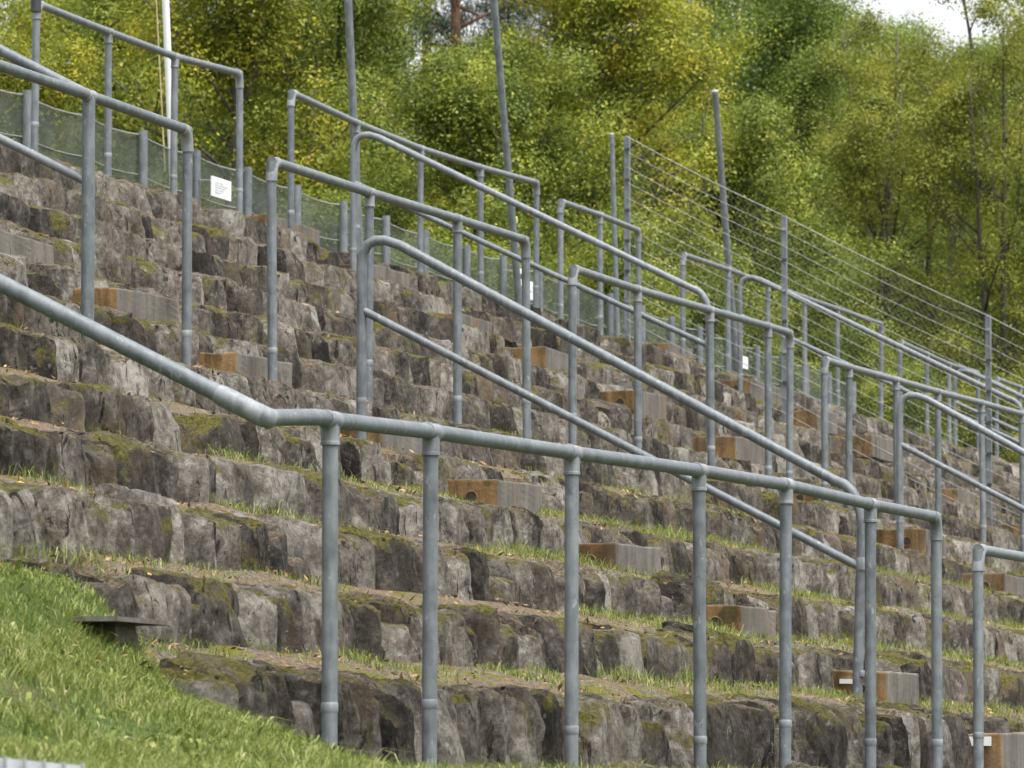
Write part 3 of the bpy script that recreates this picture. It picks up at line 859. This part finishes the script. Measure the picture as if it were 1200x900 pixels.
# ------------------------------------------------------------------ grass and litter
def blades(pts, hmin, hmax, wid, seed, lean=.45, hm=1.0):
    r = np.random.default_rng(seed); n = len(pts); pts = np.asarray(pts)
    h = r.uniform(hmin, hmax, n)*(.6+.8*r.random(n)**2)*hm; a = r.uniform(0, 2*np.pi, n); wv = wid*r.uniform(.6, 1.4, n)
    lx = r.normal(0, lean, n)*h; ly = r.normal(0, lean, n)*h
    cx, sx = np.cos(a)*wv/2, np.sin(a)*wv/2
    z0 = np.zeros(n)
    v = np.empty((n, 5, 3))
    v[:, 0] = pts + np.stack([-cx, -sx, z0-.01], 1); v[:, 1] = pts + np.stack([cx, sx, z0-.01], 1)
    m = pts + np.stack([lx*.35, ly*.35, h*.6], 1)
    v[:, 2] = m + np.stack([cx*.75, sx*.75, z0], 1); v[:, 3] = m + np.stack([-cx*.75, -sx*.75, z0], 1)
    v[:, 4] = pts + np.stack([lx, ly, h*(1-.25*np.hypot(lx, ly)/h)], 1)
    idx = np.arange(n)[:, None]*5
    return v.reshape(-1, 3), [idx + np.array([0, 1, 2, 3]), idx + np.array([3, 2, 4])]
def lawn():
    r = np.random.default_rng(5); pts = []
    N = 340000
    X = r.uniform(-14.8, -7.5, N); Y = r.uniform(-1.0, 2.25, N); q = r.random(N)
    for x, y, k in zip(X, Y, q):
        mk, zm = mound(x, y)
        z = ground_z(x, y)
        den = .95*mk if y < 2.1 else .3*mk
        if y < .28: den = max(den, .55)
        elif .2 < y < .85 and x > -10.2: continue
        if .9 < y < 1.5 and x > -10.0: den = mk*.5
        den *= .45+.75*(.5+.5*nz2(x*2.2, y*2.2, 3))
        if nz2(x*1.3, y*1.3, 27) > .42: den *= .35
        if k < den: pts.append((x, y, z))
    hm = np.array([.55+1.1*max(0, .5+.9*nz2(x*3.1, y*3.1, 13)) for x, y, _ in pts])
    v, f = blades(pts, .014, .038, .0028, 1, 1.0, hm)
    o = link('lawn_grass', mesh_np('lawn_grass', v, f, M_GRASS)); tag(o, 'bright green grass on the bank burying the terrace corner', 'grass', kind='stuff')
    # broad weeds
    pts2 = [pts[i] for i in r.choice(len(pts), 5200, replace=False)]
    v, f = blades(pts2, .018, .045, .013, 2, 1.3)
    o = link('lawn_weeds', mesh_np('lawn_weeds', v, f, M_GRASS)); tag(o, 'broad-leaved weeds among the bank grass', 'weeds', kind='stuff')
lawn()
def tread_grass():
    r = np.random.default_rng(9); pts = []
    for n in range(-1, 12):
        x0, x1 = X_RANGE[max(n, 0)]
        L = x1-x0
        base = {-1: 3600, 0: 3400, 1: 2000, 2: 1900, 3: 1700, 4: 1400, 5: 700, 6: 400}.get(n, 120)
        for _ in range(int(L*base/2.2)):
            x = r.uniform(x0, x1)
            if n == -1:
                y = r.uniform(-.35, .22); z = ground_z(x, y); d = .75 if nz2(x*1.1, y*2, 20) > -.45 else .1
            else:
                back = abs(r.normal(0, .16)); y = tier_y(n+1)-.01-back
                if y < tier_y(n)+.06: continue
                z = tread_z(n, x, y)
                d = sstep(.05, .5, nz2(x*1.1, n*3.3, 20)+.6*nz2(x*4.3, n*5.1, 23)) if n > 0 else .9*sstep(-.4, .4, nz2(x*1.6, y*2, 21))
                if n in (1, 2, 3, 4) and x > -3.5: d = max(d, sstep(-.35, .3, nz2(x*1.4, n*2.7, 31)+.6*nz2(x*5.1, n*3.1, 33)))
                if x < -4.5 and n > 1: d *= .35
                if n in (1, 2) and x < -6: d = max(d, .35*sstep(-.3, .2, nz2(x*2, n*2.7, 41)))
            if r.random() < d: pts.append((x, y, z))
    hm = np.array([.45+1.1*max(0, .5+.9*nz2(x*4.1, y*2.1, 17)) for x, y, _ in pts])
    v, f = blades(pts, .020, .050, .0032, 4, .8, hm)
    o = link('tread_grass', mesh_np('tread_grass', v, f, M_GRASS)); tag(o, 'tufts of grass growing on the treads between the stones', 'grass', kind='stuff')
tread_grass()
def litter():
    r = np.random.default_rng(12); V = []; Fc = []
    for n in range(0, 12):
        x0, x1 = X_RANGE[n]
        for _ in range(int((x1-x0)*(38 if n < 7 else 20))):
            x = r.uniform(x0, x1); y = r.uniform(tier_y(n)+.05, tier_y(n+1)-.02); z = tread_z(n, x, y)+.012
            s = r.uniform(.004, .011); a = r.uniform(0, 6.28); t = r.normal(0, .5)
            d1 = np.array((math.cos(a), math.sin(a), t))*s*1.6; d2 = np.array((-math.sin(a), math.cos(a), r.normal(0, .5)))*s*.6
            p = np.array((x, y, z)); k = len(V)
            V += [p-d1, p+d2, p+d1, p-d2]; Fc.append((k, k+1, k+2, k+3))
    o = link('leaf_litter', mesh_np('leaf_litter', np.array(V), Fc, M_LIT)); tag(o, 'dry brown leaves and needles lying on the treads', 'litter', kind='stuff')
litter()

# ------------------------------------------------------------------ trees behind the terrace
M_BARK = mat_bark('grey_brown_bark', (.030, .025, .020), (.12, .105, .085))
M_PINEB = mat_bark('red_pine_bark', (.07, .035, .022), (.24, .125, .08), 6)
LEAVES = {
 'yellow': mat_leaf('yellow_green_leaves', [(0, (.060, .082, .010)), (.35, (.175, .205, .022)), (.65, (.30, .305, .032)), (.88, (.46, .39, .042)), (1, (.52, .32, .05))], .36, .66, .8),
 'lime': mat_leaf('lime_leaves', [(0, (.040, .064, .012)), (.4, (.132, .176, .026)), (.75, (.240, .275, .038)), (.95, (.37, .35, .05)), (1, (.45, .31, .05))], .36, .66, .8),
 'green': mat_leaf('mid_green_leaves', [(0, (.030, .054, .012)), (.45, (.110, .165, .026)), (.8, (.195, .25, .040)), (1, (.31, .32, .05))], .36, .66, .7),
 'olive': mat_leaf('olive_leaves', [(0, (.046, .058, .010)), (.45, (.180, .205, .028)), (.8, (.30, .305, .042)), (1, (.43, .37, .055))], .36, .66, .7),
 'pine': mat_leaf('pine_needles', [(0, (.012, .022, .012)), (.5, (.030, .048, .026)), (1, (.06, .085, .045))], .15, .3, .6)}

def tree_parts(seed, Ht, crown_r, crown_lo, nleaf, leaf, lean=0.0, multi=1, clump=.5, nbr=26):
    """returns (wood mesh builder, leaf verts, leaf faces); tree stands at the origin"""
    r = np.random.default_rng(seed); wood = MB(); tips = []
    for s in range(multi):
        a0 = r.uniform(0, 6.28); d0 = 0 if multi == 1 else r.uniform(.15, .5)
        spread = (0 if multi == 1 else r.uniform(.06, .22))
        th = Ht*r.uniform(.82, 1.0)
        tp = []
        for k in range(9):
            t = k/8
            tp.append(np.array((math.cos(a0)*(d0+spread*th*t)+lean*th*t+.12*Ht/8*nz2(seed+t*3, s, 1), math.sin(a0)*(d0+spread*th*t)+.12*Ht/8*nz2(seed+t*3, s, 2), th*t)))
        rad = .016*th*(.7 if multi > 1 else 1)
        wood.tube([tuple(q) for q in tp], [rad*(1-.88*k/8) for k in range(9)], 8)
        for b in range(max(6, nbr//multi)):
            t = lerp(crown_lo, .97, ((b+r.random())/(nbr/multi))**.9)
            t = min(t, .98)
            i = min(int(t*8), 7); p = lerp(tp[i], tp[i+1], t*8-i)
            u = (t-crown_lo)/(1-crown_lo)
            prof = max(.25, math.sin(math.pi*min(1, .22+.78*u))**.7) if u < .9 else .35
            L = crown_r*prof*r.uniform(.65, 1.1); a = r.uniform(0, 6.28); el = r.uniform(.15, .75)+.5*u
            dr = np.array((math.cos(a)*math.cos(el), math.sin(a)*math.cos(el), math.sin(el)))
            pts = [p]; 
            for k in range(4):
                dr = dr + r.normal(0, .16, 3) + np.array((0, 0, .03)); dr /= np.linalg.norm(dr)
                pts.append(pts[-1]+dr*L/4)
            rb = max(.012, rad*(1-.85*t)*.55)
            wood.tube([tuple(q) for q in pts], [rb, rb*.8, rb*.6, rb*.4, rb*.2], 6)
            tips += [(pts[k], .55+.15*k) for k in (2, 3, 4)]
            for q in range(4):
                k = r.integers(1, 5); d2 = dr + r.normal(0, .6, 3); d2 /= np.linalg.norm(d2)
                e = pts[k]+d2*L*r.uniform(.22, .5)
                wood.tube([tuple(pts[k]), tuple(lerp(pts[k], e, .5)+r.normal(0, .04, 3)), tuple(e)], [rb*.4, rb*.28, rb*.1], 5, False)
                tips.append((e, 1.0)); tips.append((lerp(pts[k], e, .55), .8))
    T = np.array([t for t, _ in tips]); W = np.array([q for _, q in tips]); W = W*(.12+r.random(len(W))**2.2); W /= W.sum()
    ci = r.choice(len(T), nleaf, p=W)
    dirs = r.normal(size=(nleaf, 3)); dirs /= np.linalg.norm(dirs, axis=1)[:, None]
    rad = clump*(r.random(nleaf)**.55)
    c = T[ci] + dirs*rad[:, None]*np.array((1, 1, .62))
    c[:, 2] = np.maximum(c[:, 2], .05)
    out = dirs*np.array((1, 1, .8))*.75 + np.array((0, 0, .65)) + r.normal(0, .42, (nleaf, 3))
    return wood, c, r, out/np.linalg.norm(out, axis=1)[:, None]
def leaf_mesh(name, c, r, size, mat, aspect=.62, droop=.5, nv=None):
    n = len(c)
    a = r.uniform(0, 2*np.pi, n); s = size*r.uniform(.6, 1.35, n)
    el = r.normal(-.25, droop, n)
    d = np.stack([np.cos(a)*np.cos(el), np.sin(a)*np.cos(el), np.sin(el)], 1)
    u = r.normal(size=(n, 3)); u = np.cross(d, u); u /= np.linalg.norm(u, axis=1)[:, None]
    # tilt: leaf blades mostly face up and outwards
    upv = np.array((0, 0, 1.0)); side = np.cross(d, upv); side /= (np.linalg.norm(side, axis=1)[:, None]+1e-9)
    side = side + u*.7; side -= d*(side*d).sum(1)[:, None]; side /= np.linalg.norm(side, axis=1)[:, None]
    if nv is not None:
        d = np.cross(nv, r.normal(size=(n, 3))); d /= np.linalg.norm(d, axis=1)[:, None]; side = np.cross(nv, d)
    nrm = np.cross(side, d)
    L = d*s[:, None]; Wd = side*(s*aspect/2)[:, None]
    v = np.empty((n, 4, 3))
    v[:, 0] = c; v[:, 1] = c+L*.45+Wd+nrm*(s*.10)[:, None]; v[:, 2] = c+L; v[:, 3] = c+L*.45-Wd+nrm*(s*.10)[:, None]
    idx = np.arange(n)[:, None]*4
    f = [idx+np.array([0, 1, 2, 3])]
    return mesh_np(name, v.reshape(-1, 3), f, mat)
KINDS = {}
def kind(key, name, seed, Ht, cr, lo, nleaf, leafkey, size=.085, multi=1, clump=.5, nbr=26, bark=M_BARK, aspect=.62):
    wood, c, r, nv = tree_parts(seed, Ht, cr, lo, nleaf, leafkey, 0, multi, clump, nbr)
    wm = mesh_np('trunk', np.array(wood.v), wood.f, bark, True)
    lm = leaf_mesh('crown', c, r, size*1.12, LEAVES[leafkey], aspect, nv=nv)
    KINDS[key] = (name, wm, lm)
kind('y1', 'broadleaf_tree', 21, 6.6, 2.3, .06, 80112, 'yellow', 0.042, 1, .48, 34)
kind('y2', 'broadleaf_tree', 22, 5.4, 2.1, .05, 73950, 'lime', 0.042, 3, .46, 36)
kind('l1', 'broadleaf_tree', 23, 7.4, 2.5, .08, 86275, 'lime', 0.042, 1, .5, 34)
kind('g1', 'broadleaf_tree', 24, 8.8, 2.7, .10, 92437, 'green', 0.042, 1, .55, 38)
kind('g2', 'broadleaf_tree', 25, 12.5, 3.2, .22, 92437, 'green', 0.047, 1, .6, 40)
kind('o1', 'slender_tree', 26, 8.4, 2.0, .16, 46218, 'olive', 0.040, 2, .42, 34)
kind('o2', 'slender_tree', 27, 9.6, 2.2, .20, 52381, 'olive', 0.042, 3, .45, 39)
kind('gb', 'broadleaf_tree', 28, 15.0, 3.6, .15, 104762, 'green', 0.060, 1, .7, 44)
# bushy understorey
kind('b1', 'shrub', 29, 2.7, 1.5, .02, 46218, 'lime', 0.037, 4, .38, 32)
kind('b2', 'shrub', 30, 2.3, 1.5, .02, 40056, 'olive', 0.037, 4, .38, 32)
def pine():
    r = np.random.default_rng(77); wood = MB(); C = []
    tp = [np.array((.35*math.sin(t*2.2), .1*math.sin(t*4), 16*t)) for t in np.linspace(0, 1, 12)]
    wood.tube([tuple(q) for q in tp], [.17*(1-.8*k/11) for k in range(12)], 10)
    for b in range(46):
        t = lerp(.40, .98, b/45); i = min(int(t*11), 10); p = lerp(tp[i], tp[i+1], t*11-i)
        a = r.uniform(0, 6.28); L = lerp(2.6, .8, (t-.4)/.6)*r.uniform(.6, 1.1); dr = np.array((math.cos(a), math.sin(a), r.uniform(-.1, .45))); pts = [p]
        for k in range(4):
            dr = dr+r.normal(0, .18, 3); dr /= np.linalg.norm(dr); pts.append(pts[-1]+dr*L/4)
        wood.tube([tuple(q) for q in pts], [.04, .03, .022, .015, .006], 6)
        for k in range(7):
            e = pts[r.integers(2, 5)]+r.normal(0, .28, 3)
            C.append(e+r.normal(0, 1, (110, 3))*np.array((.2, .2, .10)))
    wm = mesh_np('trunk', np.array(wood.v), wood.f, M_PINEB, True)
    lm = leaf_mesh('crown', np.concatenate(C), r, .16, LEAVES['pine'], .10, .9)
    KINDS['p'] = ('pine_tree', wm, lm)
pine()
TLAB = {
 'y1': ('yellowing broadleaf tree in autumn colour behind the top fence', 'tree', 'yellowing trees behind the fence'),
 'y2': ('low bushy lime-green tree with several stems behind the fence', 'tree', 'bushy lime trees behind the fence'),
 'l1': ('lime-green broadleaf tree with a single trunk behind the fence', 'tree', 'lime trees behind the fence'),
 'g1': ('mid-green broadleaf tree standing behind the lime-green ones', 'tree', 'mid-green trees behind the fence'),
 'g2': ('tall green broadleaf tree rising behind the front row of trees', 'tree', 'tall green trees in the wood'),
 'gb': ('largest green tree at the back of the wood', 'tree', 'largest trees at the back of the wood'),
 'o1': ('slender olive-green tree with dark twin stems and airy crown', 'tree', 'slender twin-stem trees'),
 'o2': ('slender olive-green tree with three dark stems and open crown', 'tree', 'slender three-stem trees'),
 'b1': ('lime-green shrub at the foot of the trees', 'shrub', 'lime shrubs under the trees'),
 'b2': ('olive-green shrub at the foot of the trees', 'shrub', 'olive shrubs under the trees'),
 'p': ('pine with a reddish trunk and sparse dark needles', 'tree', 'pines in the wood')}
tr = random.Random(4)
SHORT = {'y1': 'yellowing broadleaf tree', 'y2': 'bushy many-stemmed lime-green tree', 'l1': 'single-trunk lime-green tree', 'g1': 'mid-green broadleaf tree', 'g2': 'tall green broadleaf tree',
         'gb': 'large dark tree', 'o1': 'airy twin-stemmed olive-green tree', 'o2': 'airy three-stemmed olive-green tree', 'b1': 'lime-green shrub', 'b2': 'olive-green shrub', 'p': 'red-trunked pine'}
ROWS = ['in front', 'at the edge', 'in mid-wood', 'at the back']
MARKS = [(-80, 'the straight double handrail'), (30, 'the black end cap'), (90, 'the thick post'), (150, 'the flagpole rope'), (215, 'the white flagpole'), (300, 'the large notice board'), (360, 'the start of the long top barrier'), (430, 'the first leaning pole'),
         (490, 'the middle of the long top barrier'), (540, 'the end of the long top barrier'), (590, 'the taped leaning pole'), (640, 'the black-barred notice'), (690, 'the three-post barrier'), (745, 'the end post of the tall wire fence'), (800, 'the top of the third stair'),
         (850, 'the tilted bare pole'), (890, 'the tiny white notice'), (940, 'the six-post barrier'), (980, 'the end of the mesh fence'), (1040, 'the six-post barrier elbow'), (1090, 'the small four-post barrier'), (1120, 'the farthest curved handrail'), (1180, 'the third tall fence post'),
         (1225, 'the lower wire fence bays'), (1290, 'the foot of the tall wire fence'), (9999, 'the far end of the terrace')]
def landmark(px): return next(b for a, b in MARKS if px <= a)
def plant(k, px, D, sc=1.0, rz=None, sz=1.0, row=0):
    name, wm, lm = KINDS[k]; x, y = at_dist(px, D)
    z = 3.85 if y < 14 else lerp(3.85, 3.65, min(1, (y-14)/25))
    lab, cat, grp = TLAB[k]
    lab = SHORT[k] + ' ' + ROWS[row] + ' behind ' + landmark(px)
    root = empty(name, (x, y, z-.06), lab, cat, grp)
    root.rotation_euler = (0, 0, tr.uniform(0, 6.28) if rz is None else rz); root.scale = (sc, sc, sc*sz)
    link('trunk', wm, root); link('crown', lm, root)
FRONT = [('y1', 25, 68, .85), ('l1', -110, 70, 1.0), ('l1', 120, 74, 1.05), ('y1', 275, 69, 1.12), ('l1', 395, 71, 1.0), ('y2', 500, 67, 1.0), ('y1', 610, 71, .92), ('y1', 700, 70, 1.08), ('y1', 800, 75, .86), ('y2', 830, 74, 1.0), ('y2', 905, 78, .85),
         ('o1', 1000, 80, .92), ('o2', 1085, 83, .84), ('o1', 1165, 79, .92), ('o2', 1260, 82, .95), ('l1', 1350, 82, 1.0)]
SHR = [('b1', 60, 62, 1), ('b1', 190, 63, .9), ('b2', 330, 63, 1), ('b1', 455, 63, 1), ('b2', 570, 64, 1), ('b1', 665, 65, 1), ('b1', 780, 68, 1), ('b2', 870, 73, .8), ('b1', 1030, 74, .75), ('b1', 1095, 78, .8), ('b2', 1175, 77, .8), ('b2', 1260, 79, 1), ('b2', 950, 88, 1.0)]
MID = [('g1', -60, 84, 1), ('g1', 175, 86, 1), ('l1', 60, 82, 1.1), ('g1', 330, 84, 1.0), ('l1', 455, 85, 1.1), ('g1', 560, 90, .8), ('g1', 660, 88, .95), ('g2', 800, 88, .85), ('g2', 920, 86, .88), ('g1', 1000, 92, 1.1), ('g1', 1115, 97, 1.15), ('g1', 1240, 93, 1.1)]
BACK = [('g2', 0, 105, 1), ('gb', 140, 112, 1), ('g2', 260, 108, 1), ('gb', 390, 114, .85), ('g2', 480, 118, .75), ('g2', 720, 112, .85), ('gb', 850, 110, 1), ('gb', 925, 112, 1.0), ('g2', 1070, 112, .92), ('g2', 1185, 116, .90), ('g2', 1120, 122, 1.16), ('g2', 1036, 106, 1.0), ('gb', 1330, 110, 1), ('gb', -120, 112, 1),
        ('p', 115, 98, 1.0), ('p', 548, 96, 1.0), ('p', 520, 104, 1.05), ('p', 640, 108, 1.0), ('p', 345, 100, 1.0)]
for i, grp in enumerate((FRONT, SHR, MID, BACK)):
    for k, px, D, sc in grp: plant(k, px, D, sc, row=i)
